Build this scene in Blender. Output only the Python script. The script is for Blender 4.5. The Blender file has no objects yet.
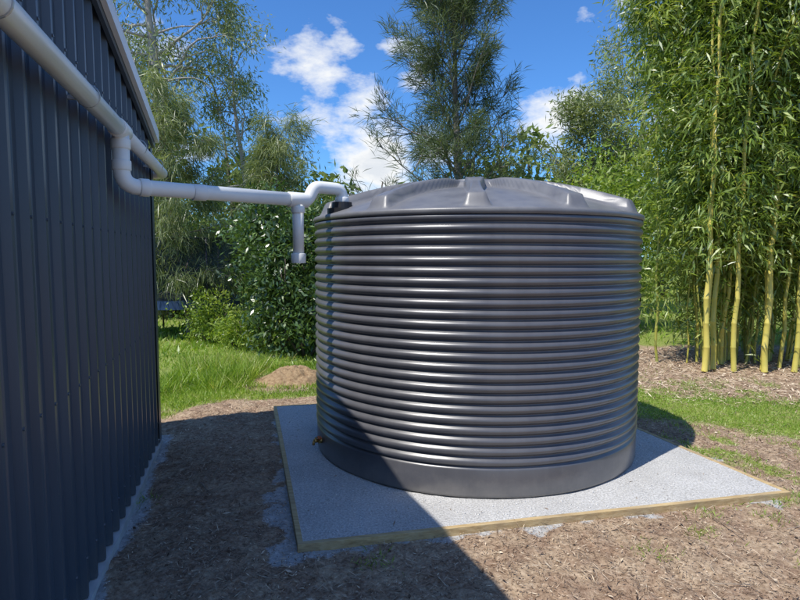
import bpy, math, numpy as np
from mathutils import Vector, noise as mnoise
R_=np.random.RandomState(7)
scene=bpy.context.scene
COL=scene.collection

# ---------------------------------------------------------------- helpers
def mesh_from(name,V,F,mat=None,smooth=False,attrs=None,parent=None):
    me=bpy.data.meshes.new(name)
    V=np.asarray(V,dtype=np.float32)
    if isinstance(F,np.ndarray):
        k=F.shape[1]; m=F.shape[0]
        me.vertices.add(len(V)); me.vertices.foreach_set('co',V.ravel())
        me.loops.add(m*k); me.loops.foreach_set('vertex_index',F.astype(np.int32).ravel())
        me.polygons.add(m)
        me.polygons.foreach_set('loop_start',np.arange(0,m*k,k,dtype=np.int32))
        me.update(calc_edges=True)
    else:
        me.from_pydata([tuple(map(float,v)) for v in V],[],[list(map(int,f)) for f in F]); me.update()
    if attrs:
        for an,(dom,vals) in attrs.items():
            a=me.attributes.new(an,'FLOAT',dom); a.data.foreach_set('value',np.asarray(vals,dtype=np.float32))
    if smooth:
        me.polygons.foreach_set('use_smooth',np.ones(len(me.polygons),dtype=bool))
    if mat: me.materials.append(mat)
    ob=bpy.data.objects.new(name,me); COL.objects.link(ob)
    if parent: ob.parent=parent
    return ob
def empty(name):
    e=bpy.data.objects.new(name,None); COL.objects.link(e); return e

class MB:
    def __init__(s): s.V=[];s.F=[];s.n=0
    def add(s,V,F):
        V=np.asarray(V,float); s.V.append(V)
        for f in F: s.F.append([i+s.n for i in f])
        s.n+=len(V)
    def box(s,o,ax,ay,az):
        o,ax,ay,az=[np.array(a,float) for a in (o,ax,ay,az)]
        V=[o,o+ax,o+ax+ay,o+ay,o+az,o+ax+az,o+ax+ay+az,o+ay+az]
        s.add(V,[[0,3,2,1],[4,5,6,7],[0,1,5,4],[1,2,6,5],[2,3,7,6],[3,0,4,7]])
    def tube(s,P,R,sides=8,caps=True):
        P=[np.array(p,float) for p in P]; n=len(P)
        if np.isscalar(R): R=[R]*n
        T=[]
        for i in range(n):
            a=P[max(i-1,0)];b=P[min(i+1,n-1)];t=b-a;L=np.linalg.norm(t);T.append(t/L if L>1e-9 else (T[-1] if T else np.array([0,0,1.])))
        ref=np.array([0,0,1.]) if abs(T[0][2])<.9 else np.array([1.,0,0])
        u=np.cross(T[0],ref);u/=np.linalg.norm(u)
        V=[];F=[]
        ang=np.arange(sides)*2*math.pi/sides
        for i in range(n):
            u=u-T[i]*np.dot(u,T[i]);u/=np.linalg.norm(u);w=np.cross(T[i],u)
            for a in ang: V.append(P[i]+R[i]*(math.cos(a)*u+math.sin(a)*w))
        for i in range(n-1):
            for j in range(sides):
                k=(j+1)%sides
                F.append([i*sides+j,i*sides+k,(i+1)*sides+k,(i+1)*sides+j])
        if caps:
            F.append(list(range(sides))[::-1]);F.append([(n-1)*sides+j for j in range(sides)])
        s.add(V,F)
    def obj(s,name,mat,smooth=False,parent=None):
        return mesh_from(name,np.concatenate(s.V),s.F,mat,smooth,parent=parent)

_lat=np.random.RandomState(3).rand(256,256)
def vnoise(x,y,sc):
    x=np.asarray(x,float)*sc+1000;y=np.asarray(y,float)*sc+1000
    xi=np.floor(x).astype(int);yi=np.floor(y).astype(int);fx=x-xi;fy=y-yi
    fx=fx*fx*(3-2*fx);fy=fy*fy*(3-2*fy)
    g=lambda a,b:_lat[a%256,b%256]
    return (g(xi,yi)*(1-fx)+g(xi+1,yi)*fx)*(1-fy)+(g(xi,yi+1)*(1-fx)+g(xi+1,yi+1)*fx)*fy
def fbm(x,y,sc,o=4):
    t=0;a=.5;n=0
    for i in range(o): t=t+a*vnoise(x+i*17.3,y-i*9.1,sc*2**i);n+=a;a*=.5
    return t/n
def sst(e0,e1,x):
    t=np.clip((x-e0)/(e1-e0),0,1);return t*t*(3-2*t)

# ---------------------------------------------------------------- materials
def newmat(name):
    m=bpy.data.materials.new(name);m.use_nodes=True
    nt=m.node_tree;nt.nodes.clear();out=nt.nodes.new('ShaderNodeOutputMaterial')
    return m,nt,out
def ramp(nt,fac,stops):
    r=nt.nodes.new('ShaderNodeValToRGB');els=r.color_ramp.elements
    while len(els)<len(stops): els.new(.5)
    for e,(p,c) in zip(els,stops): e.position=p;e.color=(*c,1)
    if fac is not None: nt.links.new(fac,r.inputs[0])
    return r.outputs[0]
def noisen(nt,scale,detail=4,rough=.6,vec=None,dist=0):
    n=nt.nodes.new('ShaderNodeTexNoise');n.inputs['Scale'].default_value=scale;n.inputs['Detail'].default_value=detail;n.inputs['Roughness'].default_value=rough;n.inputs['Distortion'].default_value=dist
    if vec is None:
        tc=nt.nodes.new('ShaderNodeTexCoord');vec=tc.outputs['Object']
    nt.links.new(vec,n.inputs['Vector']);return n.outputs['Fac']
def mixc(nt,fac,a,b,mode='MIX'):
    m=nt.nodes.new('ShaderNodeMix');m.data_type='RGBA';m.blend_type=mode
    for s,v in ((m.inputs[0],fac),(m.inputs[6],a),(m.inputs[7],b)):
        if hasattr(v,'is_output'): nt.links.new(v,s)
        elif isinstance(v,(int,float)): s.default_value=v
        else: s.default_value=(*v,1)
    return m.outputs[2]
def math_(nt,op,a,b=None,c=None):
    m=nt.nodes.new('ShaderNodeMath');m.operation=op
    for i,v in enumerate((a,b,c)):
        if v is None: continue
        if hasattr(v,'is_output'): nt.links.new(v,m.inputs[i])
        else: m.inputs[i].default_value=v
    return m.outputs[0]
def bumpn(nt,h,strength,dist):
    b=nt.nodes.new('ShaderNodeBump');b.inputs['Strength'].default_value=strength;b.inputs['Distance'].default_value=dist
    nt.links.new(h,b.inputs['Height']);return b.outputs[0]
def simple(name,c0,c1,scale=8,rough=.5,metal=0,bump=0,bscale=60,bdist=.003,spec=.5,rvar=0,detail=4):
    m,nt,out=newmat(name);p=nt.nodes.new('ShaderNodeBsdfPrincipled')
    nf=noisen(nt,scale,detail)
    nt.links.new(ramp(nt,nf,[(.3,c0),(.7,c1)]),p.inputs['Base Color'])
    p.inputs['Roughness'].default_value=rough;p.inputs['Metallic'].default_value=metal
    p.inputs['Specular IOR Level'].default_value=spec
    if rvar:
        nt.links.new(math_(nt,'MULTIPLY_ADD',nf,rvar,rough-rvar/2),p.inputs['Roughness'])
    if bump: nt.links.new(bumpn(nt,noisen(nt,bscale,3),bump,bdist),p.inputs['Normal'])
    nt.links.new(p.outputs[0],out.inputs[0]);return m
def leafmat(name,cols,trans=.35,gloss=.05,tcol=None,gain=1.0,grough=.4):
    m,nt,out=newmat(name)
    at=nt.nodes.new('ShaderNodeAttribute');at.attribute_name='rnd'
    n=len(cols)
    c=ramp(nt,at.outputs['Fac'],[(i/(n-1),tuple(q*gain for q in k)) for i,k in enumerate(cols)])
    p=nt.nodes.new('ShaderNodeBsdfDiffuse');nt.links.new(c,p.inputs['Color'])
    sh=p.outputs[0]
    if trans>0:
        t=nt.nodes.new('ShaderNodeBsdfTranslucent')
        tc=mixc(nt,1.0,c,tcol or (1.5,1.45,.55),'MULTIPLY')
        nt.links.new(tc,t.inputs['Color'])
        mx=nt.nodes.new('ShaderNodeMixShader');mx.inputs[0].default_value=trans
        nt.links.new(sh,mx.inputs[1]);nt.links.new(t.outputs[0],mx.inputs[2]);sh=mx.outputs[0]
    if gloss>0:
        g=nt.nodes.new('ShaderNodeBsdfGlossy');g.inputs['Roughness'].default_value=grough;g.inputs['Color'].default_value=(1,1,1,1)
        mx=nt.nodes.new('ShaderNodeMixShader');mx.inputs[0].default_value=gloss
        nt.links.new(sh,mx.inputs[1]);nt.links.new(g.outputs[0],mx.inputs[2]);sh=mx.outputs[0]
    nt.links.new(sh,out.inputs[0])
    return m

M_bark=simple('bark_grey',(.13,.11,.09),(.28,.25,.21),6,.9,bump=.6,bscale=25,bdist=.02)
M_barkpale=simple('bark_pale',(.30,.27,.23),(.52,.48,.42),3,.85,bump=.3,bscale=20,bdist=.01)
M_barkdark=simple('bark_dark',(.06,.048,.038),(.15,.12,.10),6,.9,bump=.6,bscale=25,bdist=.02)

def norm(a): return a/np.maximum(np.linalg.norm(a,axis=-1,keepdims=True),1e-9)
def leaves(P,D,L,W,rnd,bend=0.0,taper=.4,Sd=None):
    n=len(P);D=norm(D);S=norm(np.cross(D,R_.randn(n,3) if Sd is None else Sd))
    L=np.broadcast_to(L,(n,))[:,None];W=np.broadcast_to(W,(n,))[:,None]
    mid=P+D*L*taper; tip=P+D*L; tip=tip+np.array([0,0,-1.])*L*bend
    V=np.stack([P,mid+S*W/2,tip,mid-S*W/2],1).reshape(-1,3)
    F=np.arange(n*4).reshape(n,4)
    return V,F,rnd
def leafobj(name,parts,mat,parent=None):
    Vs=[];Fs=[];Rs=[];o=0
    for V,F,r in parts: Vs.append(V);Fs.append(F+o);Rs.append(r);o+=len(V)
    return mesh_from(name,np.concatenate(Vs),np.concatenate(Fs),mat,attrs={'rnd':('FACE',np.clip(np.concatenate(Rs),0,1))},parent=parent)

def clump_leaves(C,cr,nper,sig,L,W,droop=.3,out=None,outw=.6,shade=None,rspread=.18,jit=1.0,bend=0.,flatn=0.):
    k=len(C);idx=np.repeat(np.arange(k),nper);n=len(idx)
    off=R_.randn(n,3)*np.asarray(sig)
    P=C[idx]+off
    D=R_.randn(n,3)*jit
    if out is not None: D=D+norm(out[idx])*outw*2
    D[:,2]-=droop*2
    if shade is None: shade=R_.rand(k)
    rn=shade[idx]*.6+.2+R_.randn(n)*rspread
    LL=L*(.7+.6*R_.rand(n))
    Sd=None
    if flatn>0: Sd=R_.randn(n,3)*(1-flatn)+np.array([0,0,1.])*flatn*1.5
    return leaves(P,D,LL,W*(.7+.6*R_.rand(n)),rn,bend,Sd=Sd)

def path(p,d,length,n,wob,grav=0.,up=0.):
    p=np.array(p,float);d=norm(np.array(d,float));P=[p.copy()]
    for i in range(n):
        d=norm(d+R_.randn(3)*wob+np.array([0,0,up-grav]))
        p=p+d*length/n;P.append(p.copy())
    return np.array(P)

def branch_tree(name,base,height,tr,nb,cs,spread,elev,prof,barkmat,lmat,leafspec,lean=(0,0),sub=5,subfrac=.45,grav=0.,up=0.,wob=.12,trunkwob=.03,az0=0,bth=.38):
    root=empty(name)
    mb=MB()
    n=14
    T=path(base,(lean[0],lean[1],1.),height,n,trunkwob,0,.03)
    mb.tube(T,[tr*(1-.93*i/n)+.004 for i in range(n+1)],9)
    C=[];O=[];S=[]
    for b in range(nb):
        h=cs+(1-cs)*((b+R_.rand())/nb)**.9
        f=min(h,.995)*n;i=int(f);q=T[i]*(1-(f-i))+T[min(i+1,n)]*(f-i)
        az=az0+b*2.39996+R_.randn()*.3;el=elev(h)+R_.randn()*.12
        L=spread*prof(h)*(.65+.7*R_.rand())
        if L<.1: continue
        dd=np.array([math.cos(az)*math.cos(el),math.sin(az)*math.cos(el),math.sin(el)])
        B=path(q,dd,L,8,wob,grav,up);r0=max(tr*bth*(1-h*.7)*min(1,L/spread+.2),.008)
        mb.tube(B,[r0*(1-.85*j/8) for j in range(9)],5)
        sh=R_.rand()
        for sb in range(sub):
            j=2+int(R_.rand()*6.5);j=min(j,8);dj=norm(B[j]-B[j-1])+R_.randn(3)*.55
            Ls=L*subfrac*(.5+.7*R_.rand())*(1.15-j/12)
            SB=path(B[j],dj,Ls,5,wob*1.3,grav*1.3,up)
            mb.tube(SB,[r0*.35*(1-.8*k/5)+.002 for k in range(6)],4,caps=False)
            for k in range(2,6):
                C.append(SB[k]+R_.randn(3)*.02);O.append(SB[k]-SB[k-1]);S.append(np.clip(sh*.6+R_.rand()*.4,0,1))
        for k in (5,6,7,8): C.append(B[k]);O.append(B[k]-B[k-1]);S.append(sh)
    mb.obj('trunk_and_limbs',barkmat,True,root)
    C=np.array(C);O=np.array(O);S=np.array(S)
    leafobj('foliage',[clump_leaves(C,1.,ls['n'],ls['sig'],ls['L'],ls['W'],ls.get('droop',.3),O,ls.get('outw',.6),S,jit=ls.get('jit',1.),bend=ls.get('bend',0)) for ls in leafspec],lmat,root)
    return root

def bush(name,blobs,mat,nclump,nper,sig,L,W,bark,stems=5,droop=.2,jit=1.,outw=.4):
    root=empty(name);mb=MB();Cs=[];Os=[]
    vols=np.array([r[0]*r[1]*r[2] for c,r in blobs])**.67;vols/=vols.sum()
    for (c,r),w in zip(blobs,vols):
        k=max(int(nclump*w),6);c=np.array(c);r=np.array(r)
        d=norm(R_.randn(k,3));rad=(R_.rand(k)**.45)
        bump=np.array([mnoise.noise(Vector((x[0]*2.3+c[0],x[1]*2.3,x[2]*2.3+c[2]))) for x in d])
        P=c+d*r*(rad*(1+.6*bump))[:,None]
        ok=P[:,2]>.05;P=P[ok];Cs.append(P);Os.append((P-c)/r+.001)
        gp=np.array([c[0],c[1],0.])
        for s in range(stems):
            t=c+norm(R_.randn(3))*r*.6;b0=gp+np.array([R_.randn()*.08,R_.randn()*.08,0])
            m=(b0+t)/2+R_.randn(3)*.12*r.mean()
            mb.tube([b0,b0*.5+m*.5+R_.randn(3)*.03,m,t],[.035*r.mean()**.5,.03*r.mean()**.5,.02*r.mean()**.5,.008],5)
    C=np.concatenate(Cs);O=np.concatenate(Os)
    mb.obj('stems',bark,True,root)
    leafobj('foliage',[clump_leaves(C,1.,nper,sig,L,W,droop,O,outw,jit=jit)],mat,root)
    return root

# ---------------------------------------------------------------- world
az_s=math.atan2(-.446,-.404);el_s=math.atan(1/.602)
w=bpy.data.worlds.new('World');scene.world=w;w.use_nodes=True
nt=w.node_tree;nt.nodes.clear()
out=nt.nodes.new('ShaderNodeOutputWorld');bg=nt.nodes.new('ShaderNodeBackground');bg.inputs[1].default_value=.15
sky=nt.nodes.new('ShaderNodeTexSky');sky.sky_type='NISHITA';sky.sun_disc=False;sky.sun_elevation=el_s;sky.sun_rotation=az_s%(2*math.pi)
sky.air_density=1.0;sky.dust_density=.3;sky.ozone_density=2.5
tc=nt.nodes.new('ShaderNodeTexCoord')
blue=mixc(nt,1.0,sky.outputs[0],(.44,.80,1.22),'MULTIPLY')
mp=nt.nodes.new('ShaderNodeMapping');mp.inputs['Scale'].default_value=(1,1,1.9);nt.links.new(tc.outputs['Generated'],mp.inputs[0])
n1=noisen(nt,7.5,6,.60,mp.outputs[0],0)
bumps=None
for (a,e,wd,amp) in [(-8.0,17.0,4.2,.31),(-3.5,14.5,3.6,.30),(1.5,17.8,3.6,.29),(-3,9.5,5.5,.33),(4,10,4,.31),(15.5,12.8,3.6,.33),(17,21.5,1.8,.25),(20.5,21.8,1.6,.25),(-26,10,8,.3),(30,8,8,.3),(60,25,20,.22),(-70,30,22,.2),(160,35,30,.25)]:
    a=math.radians(a);e=math.radians(e)
    vd=nt.nodes.new('ShaderNodeVectorMath');vd.operation='DISTANCE'
    nt.links.new(tc.outputs['Generated'],vd.inputs[0]);vd.inputs[1].default_value=(math.sin(a)*math.cos(e),math.cos(a)*math.cos(e),math.sin(e))
    q=math_(nt,'MULTIPLY_ADD',vd.outputs['Value'],-amp/math.radians(wd)*.75,amp*1.15)
    bumps=q if bumps is None else math_(nt,'MAXIMUM',bumps,q)
bumps=math_(nt,'MINIMUM',math_(nt,'MAXIMUM',bumps,0.),.31)
dens=math_(nt,'ADD',n1,bumps)
cm=ramp(nt,dens,[(.66,(0,0,0)),(.75,(.55,.55,.55)),(.86,(1,1,1))])
ccol=ramp(nt,dens,[(.66,(6.4,6.5,6.6)),(.84,(6.5,6.6,6.65)),(.98,(5.2,5.5,5.9))])
fin=mixc(nt,cm,blue,ccol)
nt.links.new(fin,bg.inputs[0]);nt.links.new(bg.outputs[0],out.inputs[0])

sl=bpy.data.lights.new('sun','SUN');sl.energy=5.0;sl.angle=math.radians(.5);sl.color=(1,.955,.88)
so=bpy.data.objects.new('sun',sl);COL.objects.link(so);so.rotation_euler=Vector((.446,.404,-1)).to_track_quat('-Z','Y').to_euler();so.location=(-6,-6,12)

# ---------------------------------------------------------------- camera
cam=bpy.data.cameras.new('camera');cam.sensor_width=36;cam.lens=26.0;cam.clip_end=500;cam.clip_start=.05
co=bpy.data.objects.new('camera',cam);COL.objects.link(co);co.location=(0,0,1.8);co.rotation_euler=(math.radians(90-4.45),0,0);scene.camera=co

# ---------------------------------------------------------------- layout constants
A=np.array([-.582,3.344]);B=np.array([2.796,4.098]);Cc=np.array([1.87,7.2]);Dd=np.array([-1.40,6.45])
TC=np.array([.678,5.39]);TR=1.45;PZ=.09
def pad_dist(x,y):
    d=np.full(np.shape(x),-9.)
    for p,q in ((A,B),(B,Cc),(Cc,Dd),(Dd,A)):
        e=(q-p)/np.linalg.norm(q-p);n=np.array([e[1],-e[0]])
        d=np.maximum(d,(x-p[0])*n[0]+(y-p[1])*n[1])
    return d
W0=np.array([-2.31,5.37]);WD=np.array([.258,-.966]);WN=np.array([.966,.258])
def wall_n(x,y): return (x-W0[0])*WN[0]+(y-W0[1])*WN[1]
def wall_t(x,y): return (x-W0[0])*WD[0]+(y-W0[1])*WD[1]
MPx,MPy=-1.55,8.2
def grass_w(x,y):
    n=fbm(x,y,1.1,4)-.5;n2=fbm(x+30,y,3.5,3)-.5
    left=sst(6.35,7.0,y+n*1.6)*sst(-.2,-1.0,x+n*.8)
    far=sst(8.2,9.2,y+n*2)*sst(3.4,2.6,x+n)
    c=6.85-.42*(x-3.)
    band=sst(1.5,.6,np.abs(y-c+n*1.4))*sst(2.0,2.6,x)
    far2=sst(10.8,12.2,y+n*2)
    pat=sst(.0,.18,n2+n*.5)*.75*sst(1.8,2.8,x+n)*sst(3.0,4.4,y)*sst(9.6,7.5,y)
    pat2=sst(.2,.34,n2+n*.4)*.5
    g=np.maximum.reduce([left,far,band,far2,pat,pat2*np.ones_like(left)])
    g=g*(1-.4*sst(.0,.25,n2))*(1-.35*sst(.05,.25,n))
    g=g*sst(.5,.85,np.hypot((x-MPx)/1.,(y-MPy+.1)))
    return np.clip(g,0,1)
def gravel_w(x,y):
    d=pad_dist(x,y);n=fbm(x,y,2.2,4)-.5;n3=fbm(x+9,y,9,3)-.5
    g=sst(.10,.0,d+n*.45+n3*.25-.0)*.62
    wn=wall_n(x,y);g=np.maximum(g,sst(.17,.03,wn+n*.3)*(wn>-.3)*.7*(wall_t(x,y)>-.3))
    return np.clip(g,0,1)
def gh(x,y):
    near=sst(30,12,np.hypot(x,y))
    z=((fbm(x,y,1.3,3)-.5)*.05+(fbm(x,y,9,3)-.5)*.035+(fbm(x,y,26,2)-.5)*.024)*near
    pd=pad_dist(x,y);wn=wall_n(x,y)
    z=z*(.25+.75*sst(.0,.3,pd))-.012
    z=z+.05*sst(1.6,.2,pd)*np.where(wall_t(x,y)>-1,sst(.1,.55,wn),1)
    z=np.where(pd<-.01,-.03,z)
    z=np.where((wn<.03)&(wall_t(x,y)>0),-.03,z)
    return z

# ---------------------------------------------------------------- ground
def axis(lo,hi,step,far,gr=1.25):
    a=list(np.arange(lo,hi+1e-6,step));s=step
    while a[-1]<far: s*=gr;a.append(a[-1]+s)
    s=step
    while a[0]>-far: s*=gr;a.insert(0,a[0]-s)
    return np.array(a)
gx=axis(-3.2,6.0,.022,220);gy=axis(1.8,8.8,.022,260)
X,Y=np.meshgrid(gx,gy);x=X.ravel();y=Y.ravel();z=gh(x,y)
nx=len(gx);ny=len(gy)
ii=np.arange(nx*ny).reshape(ny,nx)
F=np.stack([ii[:-1,:-1],ii[:-1,1:],ii[1:,1:],ii[1:,:-1]],-1).reshape(-1,4)
m,nt,out=newmat('ground_mulch_grass')
p=nt.nodes.new('ShaderNodeBsdfDiffuse')
def attr(nt,n):
    a=nt.nodes.new('ShaderNodeAttribute');a.attribute_name=n;return a.outputs['Fac']
nf=noisen(nt,30,5,.78);nm=noisen(nt,4,4,.7)
soil=ramp(nt,nf,[(.3,(.12,.075,.050)),(.5,(.31,.212,.145)),(.7,(.50,.375,.27))])
soil2=ramp(nt,nf,[(.3,(.20,.138,.092)),(.5,(.44,.33,.225)),(.7,(.63,.51,.37))])
soil=mixc(nt,ramp(nt,nm,[(.40,(0,0,0)),(.62,(1,1,1))]),soil,soil2)
gr=ramp(nt,nf,[(.3,(.09,.14,.02)),(.5,(.20,.28,.05)),(.72,(.38,.42,.14))])
gv=ramp(nt,nf,[(.3,(.28,.275,.26)),(.5,(.45,.445,.43)),(.7,(.62,.61,.60))])
ga=math_(nt,'MULTIPLY_ADD',nf,.6,attr(nt,'grass'));ga=ramp(nt,ga,[(.6,(0,0,0)),(.85,(.85,.85,.85))])
va=math_(nt,'MULTIPLY_ADD',nf,.9,attr(nt,'gravel'));va=ramp(nt,va,[(.72,(0,0,0)),(1.0,(1,1,1))])
c=mixc(nt,ga,soil,gr);c=mixc(nt,va,c,gv)
nt.links.new(c,p.inputs['Color'])
nt.links.new(bumpn(nt,nf,.8,.018),p.inputs['Normal'])
nt.links.new(p.outputs[0],out.inputs[0])
mesh_from('ground',np.stack([x,y,z],1),F,m,True,{'grass':('POINT',grass_w(x,y)),'gravel':('POINT',gravel_w(x,y))})

# ---------------------------------------------------------------- grass
def scatter(n,x0,x1,y0,y1,wf):
    P=np.stack([R_.uniform(x0,x1,n),R_.uniform(y0,y1,n)],1)
    wv=wf(P[:,0],P[:,1]);k=R_.rand(n)<wv
    k&=pad_dist(P[:,0],P[:,1])>.04
    k&=~((wall_n(P[:,0],P[:,1])<.08)&(wall_t(P[:,0],P[:,1])>-.05))
    return P[k]
M_grass=leafmat('grass_blades',[(.10,.18,.02),(.20,.33,.04),(.32,.46,.07),(.52,.52,.22)],.38,.03)
parts=[]
def blades(P,L,W,lean=.45,sh=0.):
    n=len(P);D=R_.randn(n,3)*lean;D[:,2]=1
    P3=np.column_stack([P,gh(P[:,0],P[:,1])-.005])
    r=.45+.7*(fbm(P[:,0],P[:,1],1.5,3)-.5)+R_.randn(n)*.2+sh
    return leaves(P3,D,L*(.5+.9*R_.rand(n)),W,r,.15,.35)
g=lambda x,y:grass_w(x,y)**1.4
parts.append(blades(scatter(44000,-3.5,0.,6.1,9.5,g),.085,.008))
parts.append(blades(scatter(26000,-9,4,9.,14,g),.12,.016))
parts.append(blades(scatter(12000,-14,14,10.5,24,g),.18,.04,.45,.1))
parts.append(blades(scatter(140000,2.0,8.0,3.2,9.2,g),.05,.0065,.55,.08))
parts.append(blades(scatter(26000,-2.5,3.,2.2,6.5,lambda x,y:(grass_w(x,y)*.5)**2),.04,.005))
tp=[]
for k in range(34):
    c0=np.array([R_.uniform(-3.3,-2.1),R_.uniform(7.4,9.6)]);tp.append(c0+R_.randn(80,2)*.09)
tp=np.concatenate(tp);parts.append(blades(tp,.30,.011,.4,.15))
tp=[]
for k in range(22):
    a_=R_.uniform(3.3,6.3);tp.append(np.array([MPx+.66*math.cos(a_),MPy+.5*math.sin(a_)])+R_.randn(40,2)*.07)
tp=np.concatenate(tp);parts.append(blades(tp,.09,.009,.45,.1))
tp=[]
for c0 in [(-1.95,4.15),(-2.0,4.0),(3.3,4.3),(3.0,4.05),(2.5,3.75),(3.6,3.4),(2.2,2.6),(3.6,5.0),(1.9,3.55),(-.15,3.2),(2.95,3.1),(3.9,4.6),(2.7,2.9),(3.3,3.75),(1.5,3.3),(2.75,4.02),(2.1,3.82),(2.9,4.6),(3.5,4.4),(2.4,3.2),(3.1,3.5)]:
    tp.append(np.array(c0)+R_.randn(60,2)*.06)
tp=np.concatenate(tp);tp=tp[pad_dist(tp[:,0],tp[:,1])>.04];parts.append(blades(tp,.06,.005,.6,.1))
leafobj('grass',parts,M_grass)

M_lit=leafmat('leaf_litter',[(.085,.055,.038),(.24,.16,.108),(.44,.325,.225),(.72,.60,.44)],0,.02)
def flat(P,L,W,zz=.0,hi=.45,zg=None):
    n=len(P);a=R_.rand(n)*6.283;D=np.stack([np.cos(a),np.sin(a),R_.randn(n)*.25],1)
    Sd=np.stack([-np.sin(a),np.cos(a),R_.randn(n)*.35],1)
    if zg is None: zg=gh(P[:,0],P[:,1])+zz+.004+R_.rand(n)*.014
    P3=np.column_stack([P,zg]);L=(L*(.4+1.1*R_.rand(n)))[:,None];W=(W*(.6+.8*R_.rand(n)))[:,None]
    V=np.stack([P3,P3+D*L*.5+Sd*W/2,P3+D*L,P3+D*L*.5-Sd*W/2],1).reshape(-1,3)
    return V,np.arange(n*4).reshape(n,4),hi+R_.randn(n)*.3
padz=lambda x,y:PZ-.006+(fbm(x,y,3,3)-.5)*.010+(fbm(x,y,22,3)-.5)*.006
li=lambda x,y:(1-.8*grass_w(x,y))*(1-.7*gravel_w(x,y))*sst(.25,.6,fbm(x,y,1.7,3)+.15)
Pq=np.stack([R_.uniform(-1.4,2.8,170),R_.uniform(3.3,7.2,170)],1)
Pq=Pq[(pad_dist(Pq[:,0],Pq[:,1])<-.03)&(np.hypot(Pq[:,0]-TC[0],Pq[:,1]-TC[1])>TR+.03)]
parts=[flat(scatter(95000,-2.4,5.0,1.9,7.0,li),.020,.0045),flat(scatter(22000,-2.4,5.5,1.9,8.0,li),.06,.0035,.003,.6),
       flat(scatter(7000,-2.4,7.5,1.9,10.0,li),.04,.012,.002,.5),flat(scatter(16000,2.5,9.,6.8,11.0,lambda x,y:.9*(1-.6*grass_w(x,y))),.09,.012,.003,.75),
       flat(Pq,.03,.007,0,.35,padz(Pq[:,0],Pq[:,1])+.006)]
leafobj('leaf_litter',parts,M_lit)
mb=MB()
for k in range(90):
    px=R_.uniform(-1.9,4.2);py=R_.uniform(2.0,6.5)
    if pad_dist(px,py)<.08 or wall_n(px,py)<.15: continue
    z0_=float(gh(np.array([px]),np.array([py]))[0])+.012;a=R_.rand()*6.28;L=R_.uniform(.06,.28)
    Pq=path((px,py,z0_),(math.cos(a),math.sin(a),.03),L,4,.15)
    Pq[:,2]=z0_+np.abs(Pq[:,2]-z0_)*.3
    r=R_.uniform(.0015,.004);mb.tube(Pq,[r,r,r*.9,r*.7,r*.4],5)
mb.obj('fallen_twigs',simple('twig',(.16,.12,.09),(.42,.36,.28),9,.9),True)

# ---------------------------------------------------------------- pad
pad=empty('gravel_tank_pad')
m,nt,out=newmat('crusher_dust')
p=nt.nodes.new('ShaderNodeBsdfDiffuse')
f1=noisen(nt,70,5,.85);f2=noisen(nt,2.2,4,.6)
c=ramp(nt,f1,[(.34,(.28,.275,.26)),(.5,(.52,.515,.50)),(.66,(.76,.75,.73))])
c=mixc(nt,ramp(nt,f2,[(.35,(.0,.0,.0)),(.7,(.75,.75,.75))]),c,mixc(nt,1.,c,(.80,.79,.78),'MULTIPLY'))
nt.links.new(c,p.inputs['Color']);nt.links.new(bumpn(nt,f1,.7,.005),p.inputs['Normal']);nt.links.new(p.outputs[0],out.inputs[0])
M_dust=m
N=130
uu,vv=np.meshgrid(np.linspace(0.0,1.,N),np.linspace(0.0,1.,N))
PP=(A[None,None]*(1-uu[...,None])+B[None,None]*uu[...,None])*(1-vv[...,None])+(Dd[None,None]*(1-uu[...,None])+Cc[None,None]*uu[...,None])*vv[...,None]
zz=padz(PP[...,0],PP[...,1])
V=np.concatenate([PP,zz[...,None]],-1).reshape(-1,3)
ii=np.arange(N*N).reshape(N,N)
F=np.stack([ii[:-1,:-1],ii[:-1,1:],ii[1:,1:],ii[1:,:-1]],-1).reshape(-1,4)
mesh_from('gravel_surface',V,F,M_dust,True,parent=pad)
m,nt,out=newmat('treated_pine');p=nt.nodes.new('ShaderNodeBsdfPrincipled');p.inputs['Roughness'].default_value=.75
tcn=nt.nodes.new('ShaderNodeTexCoord');mp=nt.nodes.new('ShaderNodeMapping');mp.inputs['Rotation'].default_value=(0,0,-.22);mp.inputs['Scale'].default_value=(2.,30,30);nt.links.new(tcn.outputs['Object'],mp.inputs[0])
wn=noisen(nt,1.6,5,.7,mp.outputs[0],.5);wn2=noisen(nt,2.5,4,.6)
cc_=ramp(nt,wn,[(.3,(.33,.22,.10)),(.5,(.52,.38,.19)),(.72,(.66,.53,.31))])
cc_=mixc(nt,ramp(nt,wn2,[(.45,(0,0,0)),(.7,(.6,.6,.6))]),cc_,(.28,.22,.15))
nt.links.new(cc_,p.inputs['Base Color'])
nt.links.new(bumpn(nt,wn,.3,.004),p.inputs['Normal']);nt.links.new(p.outputs[0],out.inputs[0]);M_pine=m
def plank(nm,p,q,th=.035,e=.0):
    d=(q-p)/np.linalg.norm(q-p);n=np.array([d[1],-d[0]])
    mb=MB();a=p-d*e;L=np.linalg.norm(q-p)+2*e
    mb.box((a[0],a[1],-.03),(d[0]*L,d[1]*L,0),(n[0]*th,n[1]*th,0),(0,0,PZ+.028))
    o=mb.obj(nm,M_pine,False,pad)
    bv=o.modifiers.new('b','BEVEL');bv.width=.003;bv.segments=2
plank('front_board',A,B,e=.035);plank('right_board',B,Cc);plank('back_board',Cc,Dd,e=.035);plank('left_board',Dd,A)
n=34000
Pg=np.stack([R_.uniform(-2.2,3.6,n),R_.uniform(2.6,7.5,n)],1)
pdg=pad_dist(Pg[:,0],Pg[:,1])
wv=np.where(pdg<-.01,.5,gravel_w(Pg[:,0],Pg[:,1])**1.1)*(((Pg[:,0]-TC[0])**2+(Pg[:,1]-TC[1])**2)>TR**2)
wv=np.where((pdg>=-.01)&(pdg<.04),0,wv)
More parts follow.
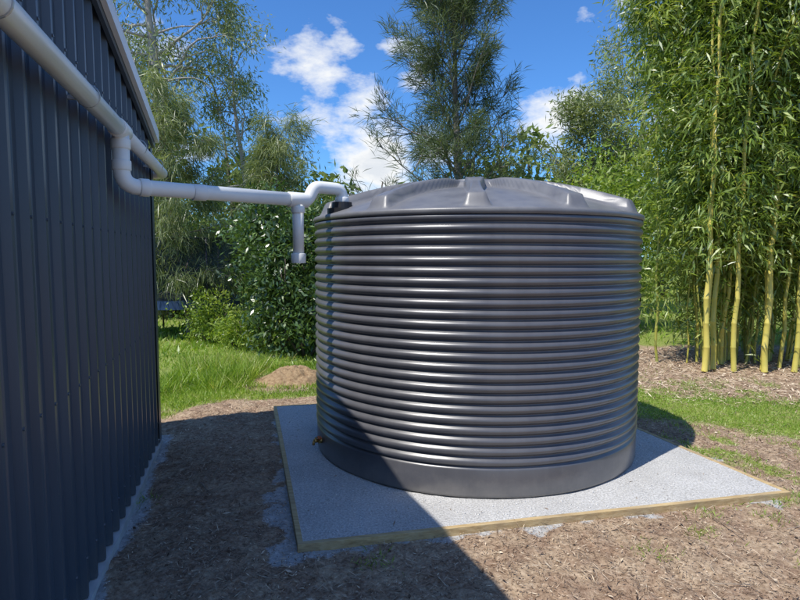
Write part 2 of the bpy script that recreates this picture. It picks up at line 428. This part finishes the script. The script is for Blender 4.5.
wv=np.where(wall_n(Pg[:,0],Pg[:,1])<.05,0,wv)
kk=R_.rand(n)<wv
Pg=Pg[kk];pdg=pdg[kk];n=len(Pg)
zb=np.where(pdg<0,padz(Pg[:,0],Pg[:,1])+.001,gh(Pg[:,0],Pg[:,1])+.002)
s=.0018+.0055*R_.rand(n)**3
oct_=np.array([[1,0,0],[0,1,0],[-1,0,0],[0,-1,0],[0,0,.7],[0,0,-.6]],float)
V=(np.column_stack([Pg,zb])[:,None,:]+oct_[None]*s[:,None,None]*(1+.5*R_.rand(n,6,1))).reshape(-1,3)
ft=np.array([[0,1,4],[1,2,4],[2,3,4],[3,0,4],[1,0,5],[2,1,5],[3,2,5],[0,3,5]])
F=(np.arange(n)[:,None,None]*6+ft[None]).reshape(-1,3)
mesh_from('gravel_grains',V,F,simple('gravel_grain',(.40,.39,.38),(.80,.79,.77),90,.9,detail=1),parent=pad)

# ---------------------------------------------------------------- water tank
tank=empty('corrugated_water_tank')
m,nt,out=newmat('tank_grey_poly');p=nt.nodes.new('ShaderNodeBsdfPrincipled')
tcn=nt.nodes.new('ShaderNodeTexCoord')
mp=nt.nodes.new('ShaderNodeMapping');mp.inputs['Scale'].default_value=(3,3,.6);nt.links.new(tcn.outputs['Object'],mp.inputs[0])
st=noisen(nt,2.,5,.65,mp.outputs[0])
fn=noisen(nt,160,2,.5)
bc=ramp(nt,st,[(.3,(.082,.082,.092)),(.7,(.108,.108,.118))])
sep=nt.nodes.new('ShaderNodeSeparateXYZ');nt.links.new(tcn.outputs['Object'],sep.inputs[0])
dz=math_(nt,'ADD',math_(nt,'MULTIPLY_ADD',sep.outputs[2],2.6,-.25),math_(nt,'MULTIPLY',noisen(nt,7,5,.75),.9))
bc=mixc(nt,ramp(nt,dz,[(.35,(.6,.6,.6)),(.85,(.0,.0,.0))]),bc,(.22,.205,.19))
nt.links.new(bc,p.inputs['Base Color'])
nt.links.new(math_(nt,'MULTIPLY_ADD',st,.14,.25),p.inputs['Roughness']);p.inputs['Specular IOR Level'].default_value=.85
nt.links.new(bumpn(nt,math_(nt,'MULTIPLY_ADD',fn,.15,noisen(nt,4,2,.5)),.06,.01),p.inputs['Normal'])
nt.links.new(p.outputs[0],out.inputs[0]);M_tank=m
M_roof=simple('tank_roof_poly',(.125,.125,.135),(.19,.19,.195),5,.40,bump=.12,bscale=120,spec=.6,rvar=.14,detail=6)
NT=480;th=np.arange(NT)*2*math.pi/NT
def lathe(prof,zf=None):
    prof=np.array(prof,float);k=len(prof)
    V=np.zeros((k,NT,3));V[...,0]=TC[0]+prof[:,0:1]*np.cos(th);V[...,1]=TC[1]+prof[:,0:1]*np.sin(th);V[...,2]=prof[:,1:2]
    if zf is not None: V[...,2]+=zf(prof[:,0:1],th[None])
    ii=np.arange(k*NT).reshape(k,NT);jj=np.roll(ii,-1,1)
    return V.reshape(-1,3),np.stack([ii[:-1],jj[:-1],jj[1:],ii[1:]],-1).reshape(-1,4)
prof=[(TR-.03,PZ-.003),(TR-.004,PZ+.004),(TR,PZ+.02),(TR,PZ+.20),(TR-.004,PZ+.212)]
z0=PZ+.22;z1=2.10;nr=24;per=(z1-z0)/nr
for i in range(nr):
    for f,o in [(.0,-.020),(.05,-.019),(.12,-.011),(.20,-.002),(.30,.003),(.42,.006),(.54,.006),(.66,.002),(.77,-.005),(.87,-.014),(.95,-.019)]:
        prof.append((TR+o,z0+(i+f)*per))
prof+= [(TR-.019,z1),(TR-.006,z1+.006)]
V,F=lathe(prof);mesh_from('ribbed_wall',V,F,M_tank,True,parent=tank)
NRIB=12
def zf(r,t):
    q=r/TR
    a=np.abs(((t+.11)*NRIB/(2*math.pi))%1-.5)*2
    edge=.84*np.sqrt(np.clip((q-.26)/.44,0,1))*(1-.08*sst(.8,1,q))
    pan=sst(edge+.05,edge-.05,a)*sst(.26,.32,q)
    rib=(1-pan)
    return .085*rib*sst(1.0,.955,q)*(1-.45*sst(.45,.15,q))
rs=np.concatenate([np.linspace(1,.90,40),np.linspace(.89,.24,90),np.linspace(.22,.14,6),[.1,.05,.004]])
prof=[(TR+.002,z1-.018),(TR+.012,z1-.012),(TR+.013,z1+.010),(TR+.008,z1+.022)]
for q in rs:
    prof.append((q*TR,z1+.026+.275*(1-q**2.0)))
V,F=lathe(prof,zf);mesh_from('domed_roof',V,F,M_roof,True,parent=tank)
prof=[(.25,z1+.32),(.252,z1+.362),(.24,z1+.37),(.12,z1+.374),(.003,z1+.376)]
V,F=lathe(prof);mesh_from('access_lid',V,F,M_roof,True,parent=tank)
M_brass=simple('brass',(.45,.27,.09),(.55,.34,.12),20,.35,.9)
M_black=simple('black_poly',(.012,.012,.013),(.022,.022,.023),10,.45)
def onwall(deg,z,off=0):
    a=math.radians(deg);return np.array([TC[0]+(TR+off)*math.cos(a),TC[1]+(TR+off)*math.sin(a),z])
mb=MB();ad=201
mb.tube([onwall(ad,PZ+.12,-.02),onwall(ad,PZ+.12,.03)],.026,12);mb.tube([onwall(ad,PZ+.12,.03),onwall(ad,PZ+.12,.07)],.016,12)
mb.tube([onwall(ad,PZ+.11,.05),onwall(ad,PZ+.15,.05)],.010,8)
mb.tube([onwall(ad,PZ+.12,.065),onwall(ad,PZ+.085,.072)],.012,10)
mb.obj('outlet_tap',M_brass,True,tank)
mb=MB();mb.box(onwall(ad,PZ+.15,.03)+[-.008,-.008,0],(.016,-.05,0),(.03,.012,0),(0,0,.01));mb.obj('tap_handle',simple('red_handle',(.5,.10,.03),(.6,.14,.04),5,.4),False,tank)

mb=MB();IN=np.array([-.47,4.73])
mb.tube([(IN[0],IN[1],2.10),(IN[0],IN[1],2.175)],[.12,.12],20);mb.tube([(IN[0],IN[1],2.175),(IN[0],IN[1],2.225)],[.085,.08],20)
mb.obj('inlet_strainer',M_black,False,tank)

# ---------------------------------------------------------------- pipes
pipes=empty('rainwater_pipe')
M_pvc=simple('white_pvc',(.82,.82,.78),(.90,.90,.87),3,.32,rvar=.15)
def arc(p0,p1,p2,r,n=7):
    p0,p1,p2=map(lambda q:np.array(q,float),(p0,p1,p2));a=(p0-p1)/np.linalg.norm(p0-p1);b=(p2-p1)/np.linalg.norm(p2-p1)
    s=p1+a*r;e=p1+b*r
    return [(1-t)**2*s+2*t*(1-t)*p1+t*t*e for t in np.linspace(0,1,n)]
def wp(t,off,z): q=W0+WD*t+WN*off;return np.array([q[0],q[1],z])
PR=.050;OFF=.12;HZ=2.565;LZ=2.225;TD=1.85
mb=MB()
corner=wp(-.10,OFF,HZ-.01);back=corner+np.array([-WN[0],-WN[1],0])*.9
mb.tube([wp(7.5,OFF,HZ+.03),wp(4,OFF,HZ+.012),wp(TD,OFF,HZ)],PR,20)
mb.tube([wp(TD,OFF,HZ)]+arc(wp(TD,OFF,HZ),corner,back,.09)+[back],PR*.93,20)
mb.obj('wall_pipe',M_pvc,True,pipes)
mb=MB()
end=np.array([-.765,4.47,LZ-.005])
D0=wp(TD,OFF,HZ);D1=wp(TD,OFF,LZ)
dh=norm(np.array([end[0]-D1[0],end[1]-D1[1],0]))
up1=end+dh*.07;top=np.array([up1[0],up1[1],0])+dh*.06+np.array([0,0,LZ+.105]);tin=np.array([IN[0],IN[1],top[2]]);
mb.tube([D0]+arc(D0,D1,end,.10)+[end],PR,20)
pts=[end]+arc(end,up1,top,.04,5)+arc(up1,top,tin,.045,5)+arc(top,tin,(IN[0],IN[1],2.0),.07,7)+[np.array([IN[0],IN[1],2.18])]
mb.tube(pts,PR*.96,20)
mb.obj('cross_pipe',M_pvc,True,pipes)
mb=MB()
ff=np.array([end[0],end[1],0])-dh*.02
mb.tube([ff+[0,0,LZ],ff+[0,0,1.80]],PR*.86,20)
mb.obj('first_flush_drop',M_pvc,True,pipes)
mb=MB()
def collar(p,d,l,r): d=norm(np.array(d,float));mb.tube([p-d*l/2,p-d*l/2+d*.004,p+d*l/2-d*.004,p+d*l/2],[r*.96,r,r,r*.96],20)
collar(ff+[0,0,1.775],(0,0,1),.075,PR*1.12)
collar(ff+[0,0,LZ-.08],(0,0,1),.05,PR*1.05)
collar(wp(TD,OFF,HZ),(WD[0],WD[1],0),.20,PR*1.16);collar(wp(TD,OFF,HZ-.085),(0,0,1),.06,PR*1.14)
collar(wp(TD,OFF,LZ+.125),(0,0,1),.06,PR*1.14);collar(D1+dh*.13,dh,.06,PR*1.14)
collar(end-dh*.02,dh,.17,PR*1.13);collar(end-dh*1.28*.62,dh,.09,PR*1.1);collar(wp(4.1,OFF,HZ+.012),(WD[0],WD[1],0),.12,PR*1.13)
collar(tin+[0,0,-.09],(0,0,1),.05,PR*1.12)
mb.obj('fittings',M_pvc,True,pipes)
mb=MB()
M_zinc=simple('zinc_bracket',(.45,.45,.45),(.6,.6,.6),10,.4,.8)
for t in (.35,1.2,2.6,3.7,5):
    c=wp(t,OFF,HZ+.01);d=np.array([WD[0],WD[1],0]);P=[]
    for a in np.linspace(0,2*math.pi,20): P.append(c+PR*1.06*(math.cos(a)*np.array([WN[0],WN[1],0])+math.sin(a)*np.array([0,0,1])))
    mb.tube(P,.004,5);mb.box(wp(t-.01,.015,HZ-.012),np.array([WN[0],WN[1],0])*(OFF-PR-.01),d*.02,(0,0,.02))
mb.obj('pipe_brackets',M_zinc,False,pipes)

# ---------------------------------------------------------------- shed
shed=empty('metal_shed')
TRIDGE=5.2
def rz(t): return 2.87+.2155*t if t<TRIDGE else 2.87+.2155*(2*TRIDGE-t)
m,nt,out=newmat('colorbond_navy');p=nt.nodes.new('ShaderNodeBsdfPrincipled')
tcn=nt.nodes.new('ShaderNodeTexCoord');mp=nt.nodes.new('ShaderNodeMapping');mp.inputs['Scale'].default_value=(6,6,.5);nt.links.new(tcn.outputs['Object'],mp.inputs[0])
st=noisen(nt,1.5,5,.6,mp.outputs[0])
sep=nt.nodes.new('ShaderNodeSeparateXYZ');nt.links.new(tcn.outputs['Object'],sep.inputs[0])
dirt=math_(nt,'ADD',math_(nt,'MULTIPLY',sep.outputs[2],2.2),math_(nt,'MULTIPLY',noisen(nt,9,5,.7),.9))
dm=ramp(nt,dirt,[(.35,(.7,.7,.7)),(.95,(0,0,0))])
base=ramp(nt,st,[(.3,(.050,.068,.094)),(.7,(.070,.090,.120))])
nt.links.new(mixc(nt,dm,base,(.12,.11,.10)),p.inputs['Base Color'])
nt.links.new(math_(nt,'MULTIPLY_ADD',st,.15,.28),p.inputs['Roughness']);p.inputs['Specular IOR Level'].default_value=.6
nt.links.new(p.outputs[0],out.inputs[0]);M_navy=m
def profile(t0,t1):
    per=.19;pts=[];t=t0;pts.append((t0,0))
    while t<t1-per:
        for f,o in [(.16,0),(.20,.007),(.23,.007),(.27,0),(.38,0),(.42,.007),(.45,.007),(.49,0),(.63,0),(.69,.031),(.83,.031),(.89,0)]:
            pts.append((t+f*per,o))
        t+=per
    pts.append((t1,0));return pts
def sheet(name,orig,dv,nv,t0,t1,zb,zt,mat):
    V=[];F=[]
    for t,o in profile(t0,t1):
        q=orig+dv*t+nv*o;V.append((q[0],q[1],zb));V.append((q[0],q[1],zt(t)))
    for i in range(len(V)//2-1): F.append([2*i,2*i+2,2*i+3,2*i+1])
    return mesh_from(name,V,F,mat,False,parent=shed)
TL=2*TRIDGE
sheet('gable_wall',W0,WD,WN,.0,TL,.045,rz,M_navy)
BD=-WN;BN=-WD
sheet('eave_wall',W0,BD,BN,.0,7.,.045,lambda t:2.87,M_navy)
E0=W0+WD*TL
sheet('front_wall',E0,BD,WD,.0,7.,.045,lambda t:2.87,M_navy)
F0=W0+BD*7
sheet('far_gable_wall',F0,WD,-WN,.0,TL,.045,rz,M_navy)
mb=MB()
def P3(t,s,z): q=W0+WD*t+BD*s;return np.array([q[0],q[1],z])
for (ta,tb) in ((-.04,TRIDGE),(TRIDGE,TL+.04)):
    o=P3(ta,-.02,rz(ta)+.012);mb.box(o,P3(tb,-.02,rz(tb)+.012)-o,P3(ta,7.02,rz(ta)+.012)-o,(0,0,.03))
mb.obj('roof_sheeting',simple('roof_metal',(.45,.46,.46),(.55,.56,.56),3,.4,.2),False,shed)
M_trim=simple('barge_trim',(.74,.76,.78),(.82,.83,.85),4,.35)
mb=MB()
for (ta,tb) in ((-.03,TRIDGE),(TRIDGE,TL+.03)):
    o=P3(ta,-.037,rz(ta)-.085);mb.box(o,P3(tb,-.037,rz(tb)-.085)-o,P3(ta,-.064,0)-P3(ta,-.037,0),(0,0,.13))
o=mb.obj('barge_flashing',M_navy,False,shed)
mb=MB()
for (ta,tb) in ((-.03,TRIDGE),(TRIDGE,TL+.03)):
    o=P3(ta,-.0225,rz(ta)+.047);mb.box(o,P3(tb,-.0225,rz(tb)+.047)-o,P3(ta,-.10,0)-P3(ta,-.0225,0),(0,0,.022))
    o=P3(ta,-.0665,rz(ta)-.035);mb.box(o,P3(tb,-.0665,rz(tb)-.035)-o,P3(ta,-.10,0)-P3(ta,-.0665,0),(0,0,.080))
mb.obj('barge_capping',M_trim,False,shed)
mb=MB()
def q3(t,off,z): return wp(t,off,z)
mb.box(q3(-.034,.034,.045),q3(.075,.034,0)-q3(-.034,.034,0),q3(0,.038,0)-q3(0,.034,0),(0,0,rz(0)-.14))
mb.box(q3(-.038,-.07,.045),q3(-.0345,-.07,0)-q3(-.038,-.07,0),q3(0,.038,0)-q3(0,-.07,0),(0,0,rz(0)-.14))
mb.obj('corner_flashing',M_navy,False,shed)
mb=MB();o=P3(-.045,-.045,-.05)
mb.box(o,P3(TL+.045,-.045,-.05)-o,P3(-.045,7.045,-.05)-o,(0,0,.088))
o=mb.obj('concrete_slab',simple('slab_concrete',(.46,.45,.43),(.64,.63,.61),5,.9,bump=.4,bscale=40),False,shed)
mb=MB()
t=.76*.19
while t<9:
    for zz_ in (.25,1.15,1.95,2.78):
        c=wp(t,.031,zz_);e=wp(t,.037,zz_);
        if zz_<rz(t)-.1: mb.tube([c,e],[.0085,.007],6)
    t+=.19
mb.obj('screws',M_navy,False,shed)

# ---------------------------------------------------------------- mulch pile
k=90
rr,tt=np.meshgrid(np.linspace(0,1,36),np.arange(k)*2*math.pi/k,indexing='ij')
edge=1+.35*(fbm(np.cos(tt)*1.5,np.sin(tt)*1.5,1.5,3)-.5)
px=MPx+rr*.64*edge*np.cos(tt);py=MPy+rr*.46*edge*np.sin(tt);pz=.19*sst(1.0,.15,rr)*(.55+.9*fbm(px,py,4,3))+(fbm(px,py,14,4)-.5)*.10*(1-rr**3)-.02
ii=np.arange(36*k).reshape(36,k);jj=np.roll(ii,-1,1)
mesh_from('mulch_pile',np.stack([px,py,pz],-1).reshape(-1,3),np.stack([ii[:-1],ii[1:],jj[1:],jj[:-1]],-1).reshape(-1,4),simple('sawdust',(.20,.12,.06),(.48,.34,.19),22,.95,bump=.9,bscale=60,bdist=.02,detail=6),True)

# ---------------------------------------------------------------- trampoline
tr=empty('trampoline');c0=np.array([-5.0,13.3])
M_blue=simple('blue_pad',(.015,.04,.11),(.02,.055,.14),5,.6)
M_frame=simple('dark_frame',(.03,.03,.035),(.06,.06,.065),5,.4,.5)
mb=MB();rad=1.35
ring=[np.array([c0[0]+rad*math.cos(a),c0[1]+rad*math.sin(a),.8]) for a in np.linspace(0,2*math.pi,41)]
mb.tube(ring,.03,6);mb.tube([r+[0,0,1.35] for r in ring],.018,6)
for a in np.arange(6)*math.pi/3+.2:
    q=c0+rad*np.array([math.cos(a),math.sin(a)]);mb.tube([(q[0],q[1],0),(q[0],q[1],2.15)],.022,6)
mb.obj('frame',M_frame,True,tr)
V=[];F=[]
for i,a in enumerate(np.linspace(0,2*math.pi,41)[:-1]):
    for r,z_ in ((rad*.82,.84),(rad*1.02,.84),(rad*1.03,.66)): V.append((c0[0]+r*math.cos(a),c0[1]+r*math.sin(a),z_))
for i in range(40):
    j=(i+1)%40
    F+= [[3*i,3*i+1,3*j+1,3*j],[3*i+1,3*i+2,3*j+2,3*j+1]]
V.append((c0[0],c0[1],.82));F2=[[3*i,3*((i+1)%40),120] for i in range(40)]
mesh_from('safety_pad',V,F,M_blue,parent=tr);mesh_from('jumping_mat',V,F2,M_frame,parent=tr)
m,nt,out=newmat('net');p=nt.nodes.new('ShaderNodeBsdfDiffuse');p.inputs[0].default_value=(.02,.035,.06,1);t_=nt.nodes.new('ShaderNodeBsdfTransparent');mx=nt.nodes.new('ShaderNodeMixShader');mx.inputs[0].default_value=.55
nt.links.new(t_.outputs[0],mx.inputs[1]);nt.links.new(p.outputs[0],mx.inputs[2]);nt.links.new(mx.outputs[0],out.inputs[0])
V=[];F=[]
for a in np.linspace(0,2*math.pi,41)[:-1]:
    for z_ in (.86,2.13): V.append((c0[0]+rad*.97*math.cos(a),c0[1]+rad*.97*math.sin(a),z_))
for i in range(40): j=(i+1)%40;F.append([2*i,2*j,2*j+1,2*i+1])
mesh_from('safety_net',V,F,m,parent=tr)

# ---------------------------------------------------------------- vegetation
M_gum=leafmat('gum_leaves',[(.09,.125,.045),(.17,.22,.08),(.26,.31,.13),(.38,.42,.23)],.35,.04)
M_cas=leafmat('casuarina_needles',[(.05,.078,.042),(.09,.128,.065),(.14,.185,.095),(.22,.26,.15)],.3,.02)
M_dark=leafmat('dark_leaves',[(.022,.048,.014),(.05,.10,.025),(.095,.17,.04),(.18,.27,.07)],.25,.06,grough=.35)
M_bright=leafmat('bright_leaves',[(.09,.15,.022),(.18,.28,.04),(.28,.38,.065),(.42,.50,.13)],.45,.03)
M_bam=leafmat('bamboo_leaves',[(.055,.095,.014),(.14,.22,.03),(.27,.36,.06),(.48,.54,.18)],.36,.05)
M_far=leafmat('distant_leaves',[(.08,.12,.035),(.14,.19,.06),(.21,.27,.09),(.30,.36,.15)],.3,0)

branch_tree('casuarina_tree',(1.7,14.5,0),9.4,.16,72,.12,2.45,lambda h:.25+.75*h,lambda h:(1-h)**.6*.85+.19,M_bark,M_cas,
   [dict(n=14,sig=.10,L=.34,W=.017,droop=.10,outw=.75,jit=.7,bend=.15)],sub=7,subfrac=.45,up=.06,wob=.10,bth=.3)
branch_tree('gum_tree',(-7.2,17.5,0),13,.24,44,.25,4.4,lambda h:.45+.3*h,lambda h:1-.5*h,M_barkpale,M_gum,
   [dict(n=15,sig=.24,L=.20,W=.036,droop=.6,outw=.3)],sub=7,subfrac=.5,grav=.02,wob=.22,lean=(.1,0),bth=.38)
branch_tree('gum_tree',(-4.6,20,0),9.0,.15,26,.3,2.5,lambda h:.5+.3*h,lambda h:1-.4*h,M_barkpale,M_gum,
   [dict(n=10,sig=.2,L=.18,W=.034,droop=.6,outw=.3)],sub=6,subfrac=.5,grav=.02,wob=.2,lean=(-.14,0))
branch_tree('she_oak_tree',(-4.6,12.6,0),4.9,.09,40,.12,1.45,lambda h:.5+.4*h,lambda h:1-.55*h,M_bark,M_gum,
   [dict(n=15,sig=.11,L=.28,W=.014,droop=.55,outw=.4,jit=.7,bend=.1)],sub=6,subfrac=.5,grav=.06,wob=.16)
branch_tree('she_oak_tree',(-3.1,13.8,0),4.7,.08,30,.2,1.1,lambda h:.5+.4*h,lambda h:1-.5*h,M_bark,M_gum,
   [dict(n=13,sig=.11,L=.28,W=.014,droop=.4,outw=.4,jit=.7,bend=.1)],sub=6,subfrac=.5,grav=.03,wob=.16)
bush('lilly_pilly_shrub',[((-2.15,10.6,1.5),(.9,.9,1.35)),((-1.5,10.9,1.8),(.8,.8,1.05)),((-2.6,11.2,2.3),(.6,.7,.8)),((-1.75,10.3,.7),(.7,.6,.65)),((-.6,11.4,1.5),(.9,.8,1.0))],M_dark,800,30,.13,.115,.045,M_barkdark)
bush('garden_shrub',[((-3.9,11.9,.5),(.6,.5,.5)),((-3.1,10.9,.35),(.45,.4,.35))],M_bright,150,28,.09,.08,.03,M_barkdark)
bush('hedge_shrub',[((-6.5,16.5,1.6),(2.2,1.,1.8)),((-3.0,16.8,1.7),(2.2,1.,1.9)),((.5,16.8,1.5),(2.4,1.,1.9)),((-10,17,2.),(2.4,1.2,2.6))],M_dark,700,26,.2,.18,.07,M_barkdark)
bush('lemon_tree',[((4.1,13.2,2.2),(1.2,1.2,1.5)),((5.6,14.0,2.5),(1.4,1.2,1.8)),((3.0,14.2,2.0),(.9,1.,1.1))],M_bright,560,28,.17,.13,.05,M_barkdark,stems=3)
branch_tree('wattle_tree',(5.6,17.8,0),6.0,.12,38,.2,2.4,lambda h:.4+.4*h,lambda h:1-.6*h,M_bark,M_gum,
   [dict(n=14,sig=.18,L=.2,W=.036,droop=.4,outw=.4)],sub=6,subfrac=.5,wob=.16)
branch_tree('gum_tree',(7.4,18.5,0),9.5,.16,36,.25,2.8,lambda h:.5+.3*h,lambda h:1-.5*h,M_barkpale,M_gum,
   [dict(n=13,sig=.22,L=.20,W=.036,droop=.5,outw=.3)],sub=6,subfrac=.5,wob=.18)

Cs=[];Os=[];mb=MB();sh=[]
for i in range(58):
    X0=-27+(i%29)*2.15+R_.randn()*.4;Y0=R_.uniform(24,28) if i<29 else R_.uniform(30,35)
    u=X0/Y0
    H=R_.uniform(4.6,6.2)
    if u<-.22: H+=2.6
    if u>.14: H+=R_.uniform(.3,1.8)
    mb.tube([(X0,Y0,0),(X0+R_.randn()*.2,Y0,H*.45),(X0+R_.randn()*.4,Y0,H*.9)],[.16,.11,.03],6)
    for b in range(7):
        c=np.array([X0+R_.randn()*1.1,Y0+R_.randn()*.8,H*R_.uniform(.2,.88)]);r=np.array([R_.uniform(.8,1.5),R_.uniform(.7,1.2),R_.uniform(.6,1.15)])
        d=norm(R_.randn(22,3));Pq=c+d*r*(R_.rand(22,1)**.4);Cs.append(Pq);Os.append(d);sh.append(np.clip(R_.rand()*.6+R_.rand(22)*.4,0,1))
dt=empty('distant_trees');mb.obj('trunks',M_barkdark,True,dt)
Cs=np.concatenate(Cs);leafobj('foliage',[clump_leaves(Cs,1.,9,.26,.38,.17,.3,np.concatenate(Os),.4,np.concatenate(sh))],M_far,dt)

# ---------------------------------------------------------------- bamboo
bam=empty('bamboo_clump')
m,nt,out=newmat('bamboo_culm');p=nt.nodes.new('ShaderNodeBsdfPrincipled');p.inputs['Roughness'].default_value=.4
at=nt.nodes.new('ShaderNodeAttribute');at.attribute_name='rnd'
c=ramp(nt,math_(nt,'ADD',math_(nt,'MULTIPLY',noisen(nt,4,3),.5),math_(nt,'MULTIPLY',at.outputs['Fac'],.5)),[(.2,(.14,.18,.04)),(.45,(.40,.38,.07)),(.75,(.66,.54,.12))])
nt.links.new(c,p.inputs['Base Color']);nt.links.new(p.outputs[0],out.inputs[0]);M_culm=m
mb=MB();C=[];O=[];S=[]
cr=[]
spots=[(5.1,9.3),(5.7,9.5),(6.3,9.4),(7.0,9.6),(7.7,9.7)]
front=[(4.72,8.85),(4.80,8.95),(5.16,8.85),(5.62,8.8),(5.70,8.95),(6.1,8.8),(6.5,8.85),(4.95,9.05)]
NC=64
for i in range(NC):
    s0=spots[i%5];bx=s0[0]+R_.randn()*.22;by=s0[1]+R_.randn()*.28+(.5 if i>32 else 0)
    H=R_.uniform(6.5,9.5);r=R_.choice([.016,.022,.030])*R_.uniform(.85,1.1)
    az=math.atan2(by-10.0,bx-6.4)+R_.randn()*.9;ln=R_.uniform(.0,.13)
    isf=i<len(front)
    if isf: bx,by=front[i];r=R_.uniform(.036,.046);ln=R_.uniform(0,.03);H=9.
    n=24;Pp=[];arch=R_.uniform(.5,1.9)
    if math.cos(az)<-.3: arch*=.55;ln*=.8
    for k in range(n+1):
        f=k/n;o=ln*H*f+arch*f**3;Pp.append(np.array([bx+math.cos(az)*o+.02*math.sin(k*1.7+i),by+math.sin(az)*o,H*f-.5*arch*f**4]))
    P2=[];R2=[];n0=mb.n
    for k in range(n):
        a=Pp[k];b=Pp[k+1];rr=r*(1-.85*k/n)
        P2+= [a,a+(b-a)*.03,a+(b-a)*.06,a+(b-a)*.94];R2+=[rr*1.12,rr*1.15,rr,rr]
    mb.tube(P2,R2,8);cr.append((n0,mb.n,R_.uniform(.6,1.) if isf else R_.rand()*.7))
    lowz=1.7 if isf else (R_.choice([1.25,1.6,2.0]) if by<9.6 else R_.choice([.6,1.1,1.6]))
    for k in range(1,n+1):
        if Pp[k][2]<lowz: continue
        for s_ in range(4 if Pp[k][2]<2.5 else 5):
            a=R_.rand()*6.283;L=R_.uniform(.3,1.0)*(1.15-.5*k/n)
            d=np.array([math.cos(a),math.sin(a),R_.uniform(-.2,.8)])
            Bp=path(Pp[k],d,L,4,.16,.14)
            sh_=np.clip(R_.rand(),0,1)
            for j in range(1,5): C.append(Bp[j]);O.append(Bp[j]-Bp[j-1]+np.array([0,0,-.05]));S.append(sh_)
            if R_.rand()<.35: mb.tube(Bp,[.005,.004,.003,.002,.0015],3,caps=False);cr.append((mb.n-15,mb.n,.3))
vals=np.zeros(mb.n)
for a,b,v in cr: vals[a:b]=v
mesh_from('culms',np.concatenate(mb.V),mb.F,M_culm,True,{'rnd':('POINT',vals)},bam)
C=np.array(C);O=np.array(O);S=np.array(S)
leafobj('foliage',[clump_leaves(C,1.,6,.085,.165,.027,.18,O,.45,S,jit=.95,bend=.15,flatn=.35)],M_bam,bam)

scene.view_settings.view_transform='Standard';scene.view_settings.look='None';scene.view_settings.exposure=0
